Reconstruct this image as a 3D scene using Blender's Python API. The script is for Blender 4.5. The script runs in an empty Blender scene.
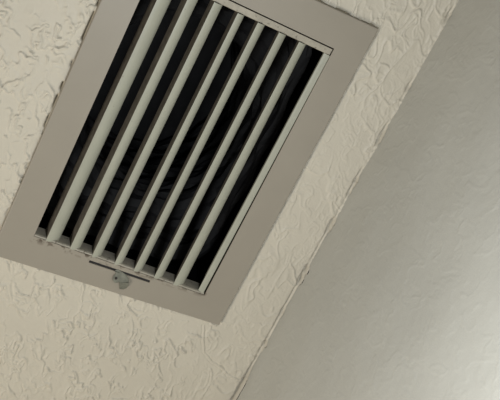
import bpy, bmesh, math
import numpy as np
from mathutils import Matrix, Vector

# ------------------------------------------------------------------ camera, world, lights, exposure
ZC = 2.5                                    # ceiling height; +X runs to the wall, vent centred on x = y = 0
XW = 0.1955                                # the wall's plane
scene = bpy.context.scene
COL = scene.collection

cam_data = bpy.data.cameras.new('camera')
cam_data.sensor_fit = 'HORIZONTAL'
cam_data.sensor_width = 36.0
cam_data.lens = 1000 * 36.0 / 500
cam_data.clip_start = 0.01
cam = bpy.data.objects.new('camera', cam_data)
COL.objects.link(cam)
RC = ((0.87534195, -0.44029766, -0.19978598),
      (-0.32152072, -0.83867496, 0.43960065),
      (-0.36111064, -0.32056556, -0.8756922))
m = Matrix(RC).transposed().to_4x4()
m.translation = Vector((-0.28668462, -0.30575455, ZC - 0.92839528))
cam.matrix_world = m
scene.camera = cam

world = bpy.data.worlds.new('world')
scene.world = world
world.use_nodes = True
bg = world.node_tree.nodes['Background']
bg.inputs[0].default_value = (1.0, 0.96, 0.90, 1)
bg.inputs[1].default_value = 0.03

def area(name, loc, target, sx, sy, power, color):
    l = bpy.data.lights.new(name, 'AREA')
    l.shape = 'RECTANGLE'; l.size = sx; l.size_y = sy
    l.energy = power; l.color = color
    o = bpy.data.objects.new(name, l)
    COL.objects.link(o)
    o.location = loc
    o.rotation_euler = (Vector(target) - Vector(loc)).to_track_quat('-Z', 'Y').to_euler()
    return o
# daylight from the window on the far side of the room
area('window_light', (-0.9, 0.9, ZC - 0.95), (0, 0, ZC), 0.45, 0.45, 10.0, (1.0, 0.935, 0.82))
# bulb of a lamp standing near the wall, below the frame
pl = bpy.data.lights.new('lamp_bulb', 'POINT')
pl.energy = 6.0; pl.shadow_soft_size = 0.035; pl.color = (0.95, 1.0, 1.03)
po = bpy.data.objects.new('lamp_bulb', pl); COL.objects.link(po)
po.location = (-0.025, -0.08, ZC - 0.615)

vs = scene.view_settings
vs.view_transform = 'Standard'
vs.look = 'None'
vs.gamma = 1.0
vs.use_curve_mapping = False
vs.exposure = 0.0

# ------------------------------------------------------------------ noise for the plaster relief
rng = np.random.default_rng(11)
def hash2(ix, iy, seed):
    h = (ix.astype(np.int64) * 374761393 + iy.astype(np.int64) * 668265263 + seed * 982451653) & 0xFFFFFFFF
    h = ((h ^ (h >> 13)) * 1274126177) & 0xFFFFFFFF
    h = (h ^ (h >> 16)) & 0xFFFFFFFF
    return h / 4294967295.0
def vnoise(x, y, seed):                      # gradient noise, about -1..1
    ix = np.floor(x); iy = np.floor(y)
    fx = x - ix; fy = y - iy
    u = fx * fx * fx * (fx * (fx * 6 - 15) + 10); v = fy * fy * fy * (fy * (fy * 6 - 15) + 10)
    def g(ox, oy):
        a = hash2(ix + ox, iy + oy, seed) * 2 * np.pi
        return np.cos(a) * (fx - ox) + np.sin(a) * (fy - oy)
    return 1.5 * ((g(0, 0) * (1 - u) + g(1, 0) * u) * (1 - v) + (g(0, 1) * (1 - u) + g(1, 1) * u) * v)
def fbm(x, y, seed, octaves=3):
    s = 0; a = 1.0; f = 1.0
    for k in range(octaves):
        s = s + a * vnoise(x * f + 7.3 * k, y * f - 3.1 * k, seed + 17 * k); a *= 0.5; f *= 2.03
    return s
def sstep(a, b, x):
    t = np.clip((x - a) / (b - a), 0, 1)
    return t * t * (3 - 2 * t)

def trowel(X, Y, seed, dens=1.0):
    """skip-trowel plaster: lapped splats whose rims are sharp in places and feather out elsewhere (metres)"""
    c, s = math.cos(math.radians(70)), math.sin(math.radians(70))
    U = (X * c + Y * s) * 0.62; V = (-X * s + Y * c)
    h = np.zeros_like(X)
    wx = 0.0042 * fbm(U / 0.012, V / 0.012, seed + 901, 2); wy = 0.0042 * fbm(U / 0.012, V / 0.012, seed + 733, 2)
    for k, (sc, amp, th) in enumerate(((0.026, 0.0009, 0.08), (0.019, 0.0009, 0.20), (0.022, 0.0009, 0.22), (0.015, 0.0008, 0.30))):
        u = (U + wx * (1 + .3 * k)) / sc; v = (V + wy * (1 + .3 * k)) / sc
        n = fbm(u, v, seed + 100 * k, 2)
        e = sc * 0.02
        gu = (fbm(u + 0.02, v, seed + 100 * k, 2) - n) / e; gv = (fbm(u, v + 0.02, seed + 100 * k, 2) - n) / e
        d = (n - th) / (np.sqrt(gu * gu + gv * gv) + 8.0)            # distance to the rim in metres
        a = sstep(-0.35, 0.55, vnoise(U / 0.026 + 31 * k, V / 0.026, seed + 57 + k))   # where the rim is sharp
        hk = dens * amp * a * (sstep(-0.0004, 0.0005, d) * np.exp(-np.clip(d, 0, 1) / 0.008) + 0.9 * np.exp(-((d - 0.0006) / 0.0007) ** 2))
        h = np.maximum(h, hk) + 0.15 * np.minimum(h, hk)
    h += 0.00007 * vnoise(X / 0.005, Y / 0.005, seed + 5) + 0.00003 * vnoise(X / 0.0022, Y / 0.0022, seed + 6)
    h += 0.0006 * vnoise(X / 0.06, Y / 0.06, seed + 8)
    return h

def axis(lo, a, b, hi, step):                # fine between a and b, growing outwards
    mid = np.linspace(a, b, int(round((b - a) / step)) + 1)
    def grow(start, end):
        out = []; s = step; p = start; sg = 1 if end > start else -1
        while (end - p) * sg > 1e-6:
            s *= 1.35; p = p + sg * s
            if (end - p) * sg < s * 0.6: p = end
            out.append(p)
        return np.array(out)
    left = grow(a, lo)[::-1] if lo < a else np.array([])
    right = grow(b, hi) if hi > b else np.array([])
    return np.concatenate([left, mid, right])

def grid_mesh(name, P, keep, mat):
    ny, nx = P.shape[:2]
    idx = np.arange(ny * nx).reshape(ny, nx)
    q = np.stack([idx[:-1, :-1], idx[:-1, 1:], idx[1:, 1:], idx[1:, :-1]], -1)[keep]
    used = np.unique(q)
    remap = np.full(ny * nx, -1, np.int64); remap[used] = np.arange(len(used))
    q = remap[q]; co = P.reshape(-1, 3)[used]
    me = bpy.data.meshes.new(name)
    me.vertices.add(len(co)); me.vertices.foreach_set('co', co.astype(np.float32).ravel())
    me.loops.add(q.size); me.loops.foreach_set('vertex_index', q.ravel().astype(np.int32))
    me.polygons.add(len(q)); me.polygons.foreach_set('loop_start', np.arange(0, q.size, 4, dtype=np.int32))
    me.polygons.foreach_set('use_smooth', np.ones(len(q), bool))
    me.update(calc_edges=True); me.validate()
    me.materials.append(mat)
    o = bpy.data.objects.new(name, me); COL.objects.link(o)
    return o

# ------------------------------------------------------------------ materials
def material(name, color, rough=0.6, var=0.04, var_scale=30, bump=0.0, bump_scale=400, spec=0.4, metallic=0.0, dirt=None, band=None):
    mt = bpy.data.materials.new(name); mt.use_nodes = True
    nt = mt.node_tree; N = nt.nodes; L = nt.links
    b = N['Principled BSDF']
    b.inputs['Roughness'].default_value = rough
    b.inputs['Specular IOR Level'].default_value = spec
    b.inputs['Metallic'].default_value = metallic
    tc = N.new('ShaderNodeTexCoord')
    no = N.new('ShaderNodeTexNoise'); no.inputs['Scale'].default_value = var_scale; no.inputs['Detail'].default_value = 5
    L.new(tc.outputs['Object'], no.inputs['Vector'])
    ra = N.new('ShaderNodeValToRGB')
    ra.color_ramp.elements[0].position = 0.3; ra.color_ramp.elements[1].position = 0.7
    ra.color_ramp.elements[0].color = (*[c * (1 - var) for c in color], 1)
    ra.color_ramp.elements[1].color = (*[min(1, c * (1 + var)) for c in color], 1)
    L.new(no.outputs['Fac'], ra.inputs['Fac'])
    out = ra.outputs['Color']
    if dirt:                                  # speckles of grime: (colour, scale, low, high)
        dc, ds, lo, hi = dirt
        n2 = N.new('ShaderNodeTexNoise'); n2.inputs['Scale'].default_value = ds; n2.inputs['Detail'].default_value = 3
        L.new(tc.outputs['Object'], n2.inputs['Vector'])
        mr = N.new('ShaderNodeMapRange'); mr.inputs[1].default_value = lo; mr.inputs[2].default_value = hi
        L.new(n2.outputs['Fac'], mr.inputs[0])
        mx = N.new('ShaderNodeMix'); mx.data_type = 'RGBA'
        L.new(mr.outputs[0], mx.inputs['Factor']); L.new(out, mx.inputs['A']); mx.inputs['B'].default_value = (*dc, 1)
        out = mx.outputs['Result']
    if band:                                  # grime gathered along a line of y: (colour, y from, y to, scale, low, high)
        bc, y0, y1, ds, lo, hi = band
        n4 = N.new('ShaderNodeTexNoise'); n4.inputs['Scale'].default_value = ds; n4.inputs['Detail'].default_value = 3
        L.new(tc.outputs['Object'], n4.inputs['Vector'])
        m4 = N.new('ShaderNodeMapRange'); m4.inputs[1].default_value = lo; m4.inputs[2].default_value = hi
        L.new(n4.outputs['Fac'], m4.inputs[0])
        sp = N.new('ShaderNodeSeparateXYZ'); L.new(tc.outputs['Object'], sp.inputs[0])
        m5 = N.new('ShaderNodeMapRange'); m5.inputs[1].default_value = y1; m5.inputs[2].default_value = y0
        L.new(sp.outputs['Y'], m5.inputs[0])
        m6 = N.new('ShaderNodeMapRange'); m6.inputs[1].default_value = y0 - 0.001; m6.inputs[2].default_value = y0
        L.new(sp.outputs['Y'], m6.inputs[0])
        mu = N.new('ShaderNodeMath'); mu.operation = 'MULTIPLY'; L.new(m4.outputs[0], mu.inputs[0]); L.new(m5.outputs[0], mu.inputs[1])
        mv = N.new('ShaderNodeMath'); mv.operation = 'MULTIPLY'; L.new(mu.outputs[0], mv.inputs[0]); L.new(m6.outputs[0], mv.inputs[1])
        ab = N.new('ShaderNodeMath'); ab.operation = 'ABSOLUTE'; L.new(sp.outputs['X'], ab.inputs[0])
        m8 = N.new('ShaderNodeMapRange'); m8.inputs[1].default_value = 0.102; m8.inputs[2].default_value = 0.098
        L.new(ab.outputs[0], m8.inputs[0])
        mw = N.new('ShaderNodeMath'); mw.operation = 'MULTIPLY'; L.new(mv.outputs[0], mw.inputs[0]); L.new(m8.outputs[0], mw.inputs[1]); mv = mw
        m7 = N.new('ShaderNodeMix'); m7.data_type = 'RGBA'
        L.new(mv.outputs[0], m7.inputs['Factor']); L.new(out, m7.inputs['A']); m7.inputs['B'].default_value = (*bc, 1)
        out = m7.outputs['Result']
    L.new(out, b.inputs['Base Color'])
    if bump:
        n3 = N.new('ShaderNodeTexNoise'); n3.inputs['Scale'].default_value = bump_scale; n3.inputs['Detail'].default_value = 4
        L.new(tc.outputs['Object'], n3.inputs['Vector'])
        bp = N.new('ShaderNodeBump'); bp.inputs['Strength'].default_value = bump; bp.inputs['Distance'].default_value = 0.001
        L.new(n3.outputs['Fac'], bp.inputs['Height']); L.new(bp.outputs['Normal'], b.inputs['Normal'])
    return mt

M_ceil = material('ceiling_plaster', (0.64, 0.59, 0.49), 0.5, 0.03, 14, 0.2, 450, 0.4)
M_wall = material('wall_paint', (0.55, 0.54, 0.49), 0.5, 0.03, 9, 0.12, 450, 0.35)
M_frame = material('frame_enamel', (0.355, 0.318, 0.26), 0.45, 0.025, 25, 0.03, 300, 0.4, dirt=((0.31, 0.27, 0.22), 260, 0.72, 0.82), band=((0.09, 0.065, 0.045), 0.1520, 0.1590, 150, 0.50, 0.60))
M_slat = material('slat_enamel', (0.42, 0.418, 0.34), 0.42, 0.04, 45, 0.04, 350, 0.4, dirt=((0.22, 0.18, 0.14), 320, 0.72, 0.80))
M_collar = material('collar_enamel', (0.41, 0.375, 0.305), 0.5, 0.15, 90, 0.05, 300, 0.35, dirt=((0.10, 0.08, 0.06), 230, 0.62, 0.74))
M_lever = material('lever_zinc', (0.21, 0.21, 0.17), 0.4, 0.25, 200, 0.1, 500, 0.5, 0.3)
M_rivet = material('rivet_steel', (0.05, 0.045, 0.04), 0.5, 0.1, 100, 0, 1, 0.4, 0.4)
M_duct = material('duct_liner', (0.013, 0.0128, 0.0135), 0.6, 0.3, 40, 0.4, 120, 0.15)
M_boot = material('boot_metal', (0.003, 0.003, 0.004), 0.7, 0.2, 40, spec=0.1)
M_shade_dust = material('slat_shade_dust', (0.17, 0.152, 0.125), 0.85, 0.25, 120, 0.1, 500, 0.2)  # dusty brown, also darkened to put the leg's shade into the colour

# ------------------------------------------------------------------ setting: ceiling and wall
HX, HY0, HY1 = 0.108, -0.160, 0.166          # the cut-out behind the register
xs = axis(-2.2, -0.36, XW + 0.003, XW + 0.003, 0.0008)
ys = axis(-2.0, -0.38, 0.44, 2.0, 0.0008)
X, Y = np.meshgrid(xs, ys)
H = 1.5 * trowel(X * 1.08, Y * 1.08, 3)
# calmer, wider splats on the strip between the register and the wall
strip = sstep(0.125, 0.14, X)
H = H * (1 - 0.72 * strip) + strip * 0.9 * trowel(X * 0.5 + 3.0, Y * 0.5, 41) 
# a filled patch with a curved rim beside the register's corner
def poly_dist(pts):
    D = np.full(X.shape, 1e9)
    for a, b in zip(pts[:-1], pts[1:]):
        a = np.array(a); b = np.array(b); d = b - a
        t = np.clip(((X - a[0]) * d[0] + (Y - a[1]) * d[1]) / (d @ d), 0, 1)
        D = np.minimum(D, np.hypot(X - a[0] - t * d[0], Y - a[1] - t * d[1]))
    return D
RCn = np.array(RC); CP = np.array((-0.28668462, -0.30575455, -0.92839528))
def un(px, py, z=0.0):                       # ray of the photograph met with a plane parallel to the ceiling
    d = RCn.T @ np.array([(px - 250) / 1000, -(py - 200) / 1000, -1.0])
    t = (z - CP[2]) / d[2]
    return tuple((CP + t * d)[:2])
patch = [un(*p) for p in ((204, 326), (203, 340), (204, 352), (212, 362), (221, 367), (228, 375), (240, 380), (249, 379))]
D = poly_dist(patch) + 0.0006 * vnoise(X / 0.006, Y / 0.006, 77)
H += 0.0008 * np.exp(-(D / 0.0011) ** 2) - 0.0007 * np.exp(-((D - 0.0018) / 0.0008) ** 2)
# rough bead and cracks along the joint with the wall
to_wall = XW - X
near = np.exp(-np.clip(to_wall, 0, 1) / 0.006)
def crack_at(y):
    return np.clip(sstep(-0.15, 0.45, vnoise(y * 0 + 0.3, y / 0.035, 91)) * (0.55 + 0.5 * vnoise(y * 0 + .5, y / 0.008, 19))
                   + 0.9 * np.exp(-((y - 0.262) / 0.022) ** 2) + 0.45 * sstep(-0.12, 0.12, y), 0, 1.2)
crack = crack_at(Y)
H += near * (0.0014 * np.abs(fbm(X / 0.006, Y / 0.011, 61, 3)) + 0.0004) * (1 - 0.6 * np.clip(crack, 0, 1))
H -= 0.0065 * crack * np.exp(-((to_wall - 0.0006) / (0.0021)) ** 2)
# slivers of open gap where the plaster stops short of the register's rim
dl = -X - 0.1322; dt = -Y - 0.1860; db = Y - 0.1860; dr = X - 0.1322
inY = np.abs(Y) < 0.187; inX = np.abs(X) < 0.134
gl = sstep(-0.10, 0.25, vnoise(X * 0 + 0.4, Y / 0.014, 301)) * (0.25 + 0.75 * sstep(0.10, -0.02, Y))
H -= 0.006 * gl * inY * np.exp(-((dl - 0.0006) / 0.0011) ** 2)
gt = sstep(0.0, 0.3, vnoise(Y * 0 + 0.4, X / 0.016, 311))
H -= 0.0028 * gt * inX * (np.exp(-((dt - 0.0004) / 0.0009) ** 2) + 0.6 * np.exp(-((db - 0.0004) / 0.0009) ** 2))
H -= 0.004 * inY * (0.5 + 0.5 * gl) * np.exp(-((dr - 0.0008) / 0.0014) ** 2)
P = np.stack([X, Y, ZC - H], -1)
xc = 0.5 * (xs[1:] + xs[:-1]); yc = 0.5 * (ys[1:] + ys[:-1])
XC, YC = np.meshgrid(xc, yc)
keep = ~((np.abs(XC) < HX) & (YC > HY0) & (YC < HY1))
ceiling = grid_mesh('ceiling', P[:, ::-1], keep[:, ::-1], M_ceil)
ceiling['kind'] = 'structure'
ceiling['label'] = 'cream ceiling with lumpy skip-trowel plaster around the vent'

ys2 = axis(-2.0, -0.36, 0.40, 2.0, 0.0013)
zs = axis(-2.5, -0.46, 0.006, 0.006, 0.0013)
Yw, Zw = np.meshgrid(ys2, zs)
Hw = 0.20 * trowel(Yw * 0.8 + 5, Zw * 0.8, 23) + 0.0008 * vnoise(Yw / 0.05, Zw / 0.06, 29) + 0.00012 * vnoise(Yw / 0.010, Zw / 0.010, 33)
Hw = Hw - 0.0006
Pw = np.stack([XW - Hw, Yw, ZC + Zw], -1)
YWc, ZWc = np.meshgrid(0.5 * (ys2[1:] + ys2[:-1]), 0.5 * (zs[1:] + zs[:-1]))
wall = grid_mesh('wall_right', Pw, ZWc < 0.0034 - 0.0085 * crack_at(YWc), M_wall)      # the joint has opened in places
wall['kind'] = 'structure'
wall['label'] = 'pale greyish wall with faint texture meeting the ceiling'

# ------------------------------------------------------------------ helpers for the register
def link(name, bm, mat, parent=None, smooth=False, bevel=0.0):
    bmesh.ops.recalc_face_normals(bm, faces=bm.faces[:])
    me = bpy.data.meshes.new(name); bm.to_mesh(me); bm.free()
    me.materials.append(mat)
    if smooth:
        for p in me.polygons: p.use_smooth = True
    o = bpy.data.objects.new(name, me); COL.objects.link(o)
    if parent:
        o.parent = parent
    if bevel:
        b = o.modifiers.new('bevel', 'BEVEL'); b.width = bevel; b.segments = 2; b.limit_method = 'ANGLE'
    return o

FZ = -0.0045                                  # room-side face of the frame, relative to the ceiling plane
W, HH = 0.1309, 0.18454
IW, IH = 0.0990, 0.1515

vent = bpy.data.objects.new('air_vent', None); COL.objects.link(vent)
vent.location = (0, 0, ZC)
vent['label'] = 'beige metal air vent register with seven curved slats on the textured ceiling'
vent['category'] = 'air vent'

# face frame: a stamped sheet with a rolled outer edge, an opening and a lever slot
def build_frame():
    bm = bmesh.new()
    S0, S1 = un(89, 261.5, FZ), un(150, 281.5, FZ)
    sy = 0.5 * (S0[1] + S1[1])
    xg = [-W, -IW, S0[0], S1[0], IW, W]
    yg = [-HH, -IH, IH + 0.0016, sy - 0.0015, sy + 0.0015, HH]
    vv = {}
    def v(i, j, z):
        k = (i, j, z)
        if k not in vv:
            x_ = min(max(xg[i], -IW), IW)
            vv[k] = bm.verts.new((xg[i], yg[j] + {1: 0.022, 2: 0.022, 3: 0.013, 4: 0.013}.get(j, 0.0) * x_, z))
        return vv[k]
    def solid(i, j):
        if not (0 <= i < 5 and 0 <= j < 5): return False
        return not ((1 <= i <= 3 and j == 1) or (i == 2 and j == 3))
    BZ = FZ + 0.0014
    for i in range(5):
        for j in range(5):
            if not solid(i, j): continue
            bm.faces.new([v(i, j, FZ), v(i + 1, j, FZ), v(i + 1, j + 1, FZ), v(i, j + 1, FZ)])
            bm.faces.new([v(i, j, BZ), v(i, j + 1, BZ), v(i + 1, j + 1, BZ), v(i + 1, j, BZ)])
            for (a, b, ni, nj) in (((i, j), (i + 1, j), i, j - 1), ((i + 1, j), (i + 1, j + 1), i + 1, j),
                                   ((i + 1, j + 1), (i, j + 1), i, j + 1), ((i, j + 1), (i, j), i - 1, j)):
                if not solid(ni, nj) and 0 <= ni < 5 and 0 <= nj < 5:
                    bm.faces.new([v(*a, FZ), v(*b, FZ), v(*b, BZ), v(*a, BZ)])
    # rolled rim towards the ceiling
    def ring(off, z): return [bm.verts.new((sx * (W + off), s_y * (HH + off), z)) for sx, s_y in ((-1, -1), (1, -1), (1, 1), (-1, 1))]
    R = [ring(0.0, FZ), ring(0.0006, FZ + 0.0003), ring(0.0010, FZ + 0.0010), ring(0.0012, -0.0026), ring(0.0, -0.0026), ring(-0.0002, BZ)]
    for a, b in zip(R[:-1], R[1:]):
        for k in range(4): bm.faces.new([a[k], a[(k + 1) % 4], b[(k + 1) % 4], b[k]])
    bmesh.ops.remove_doubles(bm, verts=bm.verts[:], dist=0.00001)
    return link('face_frame', bm, M_frame, vent)
frame = build_frame()

SKEW = 0.022                                 # the slatted insert sits a little askew in the frame
def skew(bm):
    for v in bm.verts:
        x, y = v.co.x, v.co.y
        v.co.x = x - 0.006 * (y - 0.15)
        v.co.y = y + SKEW * x
    return bm

def prism(profile, axis_name, a, b, n=1, jitter=None):
    """closed 2-D profile swept between a and b along x or y"""
    bm = bmesh.new(); rows = []
    for k in range(n + 1):
        t = a + (b - a) * k / n
        row = []
        for (p, z) in profile:
            if jitter: p, z = jitter(p, z, k / n)
            row.append(bm.verts.new((p, t, z) if axis_name == 'y' else (t, p, z)))
        rows.append(row)
    m_ = len(profile)
    for r0, r1 in zip(rows[:-1], rows[1:]):
        for k in range(m_): bm.faces.new([r0[k], r0[(k + 1) % m_], r1[(k + 1) % m_], r1[k]])
    bm.faces.new(rows[0][::-1]); bm.faces.new(rows[-1])
    return bm

# collar behind the frame that carries the slats
DEPTH = 0.0145
T = 0.0009
link('collar_side', skew(prism([(0.0905, FZ + .0022), (0.0930, FZ + .0012), (0.0966, FZ + .0008), (0.0972, FZ + .0012), (0.0972, DEPTH), (0.0972 - T, DEPTH), (0.0962, FZ + .0020), (0.0930, FZ + .0024), (0.0908, FZ + .0032)], 'y', -0.1430, 0.1525)), M_slat, vent)
link('collar_side', skew(prism([(-0.1018, FZ + .002), (-0.1018 + T, FZ + .002), (-0.1018 + T, DEPTH), (-0.1018, DEPTH)], 'y', -0.150, 0.1505)), M_collar, vent)
link('collar_sill', skew(prism([(0.1530, FZ + .0009), (0.1524, FZ + .0006), (0.1512, FZ + .0010), (0.1505, FZ + .003), (0.1502, DEPTH), (0.1502 + T, DEPTH), (0.1515, FZ + .003)], 'x', -0.0985, 0.098)), M_collar, vent)
link('collar_ledge', skew(prism([(-0.1500, FZ + .0008), (-0.1440, FZ + .0012), (-0.1433, FZ + .0020), (-0.1432, DEPTH), (-0.1432 - T, DEPTH), (-0.1441, FZ + .0026), (-0.1490, FZ + .0020), (-0.1490, .002), (-0.1500, .002)], 'x', -0.0985, 0.0962)), M_collar, vent)

# slats: a rolled hood facing the room and a leg running into the duct
def slat(xl, w0, w1, lean, drop, ltop):
    """xl = left edge; w0/w1 = hood width at the top/bottom of the photo; lean = sideways run of the leg; drop = how far the hood falls back"""
    outer = []
    for k in range(9):
        t = k / 8
        outer.append((t, 0.0006 * (1 - t) ** 2 + drop * t ** 2.4))           # (fraction of width, depth)
    prof = []
    th = 0.0008
    leg = [(lean * s, 0.0006 + ltop * s) for s in (1.0, 0.66, 0.33)]
    for p, z in leg: prof.append(('a', p, z))
    for t, z in outer: prof.append(('h', t, z))
    for t, z in outer[::-1]:
        if t >= 0.12: prof.append(('h', t, z + th))
    for p, z in leg[::-1]: prof.append(('a', p + th, z))
    y0, y1 = -0.1428, 0.1558
    bm = bmesh.new(); rows = []
    n = 10
    for k in range(n + 1):
        f = k / n; y = y0 + (y1 - y0) * f; w = w0 + (w1 - w0) * f
        row = []
        for kind, p, z in prof:
            yy = y
            if kind == 'h':
                x = xl + p * w
                if k == n: yy = y - 0.0050 * p ** 2.0                          # rounded off corner at the foot
            else:
                x = xl + p
                if k == n: yy = 0.1510
            row.append(bm.verts.new((x, yy, FZ - 0.0005 + z)))
        rows.append(row)
    mm = len(prof)
    for r0, r1 in zip(rows[:-1], rows[1:]):
        for k in range(mm):
            fc = bm.faces.new([r0[k], r0[(k + 1) % mm], r1[(k + 1) % mm], r1[k]])
            if 'a' in (prof[k][0], prof[(k + 1) % mm][0]): fc.material_index = 1   # dusty leg, its shade inside the duct painted in
    bm.faces.new(rows[0][::-1]); bm.faces.new(rows[-1])
    skew(bm)
    o = link('slat', bm, M_slat, vent, smooth=True)
    o.data.materials.append(M_shade_dust)
    e = o.modifiers.new('edges', 'EDGE_SPLIT'); e.split_angle = math.radians(50)
    return o
#        left edge   w top   w foot  lean    drop    leg
SL = [(-0.0858, 0.0140, 0.0140, -0.0012, 0.0075, 0.0180),
      (-0.0594, 0.0108, 0.0110, -0.0008, 0.0060, 0.0180),
      (-0.0347, 0.0100, 0.0102, 0.0004, 0.0055, 0.0175),
      (-0.0090, 0.0084, 0.0090, 0.0014, 0.0050, 0.0170),
      (0.0134, 0.0092, 0.0098, 0.0024, 0.0055, 0.0165),
      (0.0374, 0.0096, 0.0100, 0.0034, 0.0055, 0.0160),
      (0.0606, 0.0096, 0.0124, 0.0038, 0.0055, 0.0160)]
for s in SL: slat(*s)

# damper lever hanging out of the slot
def build_lever():
    UP = [(115.3, 270.6), (118.2, 270.3), (122, 272.3), (126, 275), (128.6, 278.8), (129.0, 282), (119.2, 281.8), (114.8, 282.6), (112.6, 279.5), (113.2, 276), (116, 273.6)]
    DN = [(129.0, 282), (128.6, 285), (126.6, 288), (123.4, 289.6), (119.6, 289.2), (119.2, 281.8)]
    bm = bmesh.new()
    zt = FZ - 0.0012
    def z(p, tab): return zt - (0.0022 if tab else 0.0) - (0.22 if not tab else -0.15) * (p[1] - (0.160 if not tab else 0.1690))
    for pix, tab in ((UP, False), (DN, True)):
        pts = [un(*p, FZ - 0.002) for p in pix]
        lo = [bm.verts.new((p[0], p[1], z(p, tab))) for p in pts]
        hi = [bm.verts.new((p[0], p[1], z(p, tab) + 0.0010)) for p in pts]
        bm.faces.new(lo); bm.faces.new(hi[::-1])
        for k in range(len(pts)): bm.faces.new([lo[k], lo[(k + 1) % len(pts)], hi[(k + 1) % len(pts)], hi[k]])
    # stem bent back through the slot
    a = un(115.2, 270.3, FZ); b = un(118.8, 272.6, FZ)
    vs_ = []
    for dz in (FZ - 0.0024, 0.012):
        for dx, dy in ((a[0], -0.0004), (b[0], -0.0004), (b[0], 0.0004), (a[0], 0.0004)):
            vs_.append(bm.verts.new((dx, 0.1602 + dy, dz)))
    for k in range(4): bm.faces.new([vs_[k], vs_[(k + 1) % 4], vs_[4 + (k + 1) % 4], vs_[4 + k]])
    bm.faces.new(vs_[:4][::-1]); bm.faces.new(vs_[4:])
    o = link('damper_lever', bm, M_lever, vent, bevel=0.0004)
    o['label'] = 'small grey metal damper lever hanging from the slot'
    c = un(116.0, 278.2, FZ - 0.003)
    bm = bmesh.new()
    bmesh.ops.create_cone(bm, cap_ends=True, segments=16, radius1=0.0014, radius2=0.0012, depth=0.0022)
    bmesh.ops.translate(bm, verts=bm.verts[:], vec=(c[0], c[1], z(c, False)))
    link('rivet', bm, M_rivet, o)
build_lever()

# ------------------------------------------------------------------ duct behind the register
duct = bpy.data.objects.new('air_duct', None); COL.objects.link(duct)
duct.location = (0, 0, ZC)
duct['label'] = 'dark ribbed duct interior seen through the gaps between the slats'
duct['category'] = 'duct'
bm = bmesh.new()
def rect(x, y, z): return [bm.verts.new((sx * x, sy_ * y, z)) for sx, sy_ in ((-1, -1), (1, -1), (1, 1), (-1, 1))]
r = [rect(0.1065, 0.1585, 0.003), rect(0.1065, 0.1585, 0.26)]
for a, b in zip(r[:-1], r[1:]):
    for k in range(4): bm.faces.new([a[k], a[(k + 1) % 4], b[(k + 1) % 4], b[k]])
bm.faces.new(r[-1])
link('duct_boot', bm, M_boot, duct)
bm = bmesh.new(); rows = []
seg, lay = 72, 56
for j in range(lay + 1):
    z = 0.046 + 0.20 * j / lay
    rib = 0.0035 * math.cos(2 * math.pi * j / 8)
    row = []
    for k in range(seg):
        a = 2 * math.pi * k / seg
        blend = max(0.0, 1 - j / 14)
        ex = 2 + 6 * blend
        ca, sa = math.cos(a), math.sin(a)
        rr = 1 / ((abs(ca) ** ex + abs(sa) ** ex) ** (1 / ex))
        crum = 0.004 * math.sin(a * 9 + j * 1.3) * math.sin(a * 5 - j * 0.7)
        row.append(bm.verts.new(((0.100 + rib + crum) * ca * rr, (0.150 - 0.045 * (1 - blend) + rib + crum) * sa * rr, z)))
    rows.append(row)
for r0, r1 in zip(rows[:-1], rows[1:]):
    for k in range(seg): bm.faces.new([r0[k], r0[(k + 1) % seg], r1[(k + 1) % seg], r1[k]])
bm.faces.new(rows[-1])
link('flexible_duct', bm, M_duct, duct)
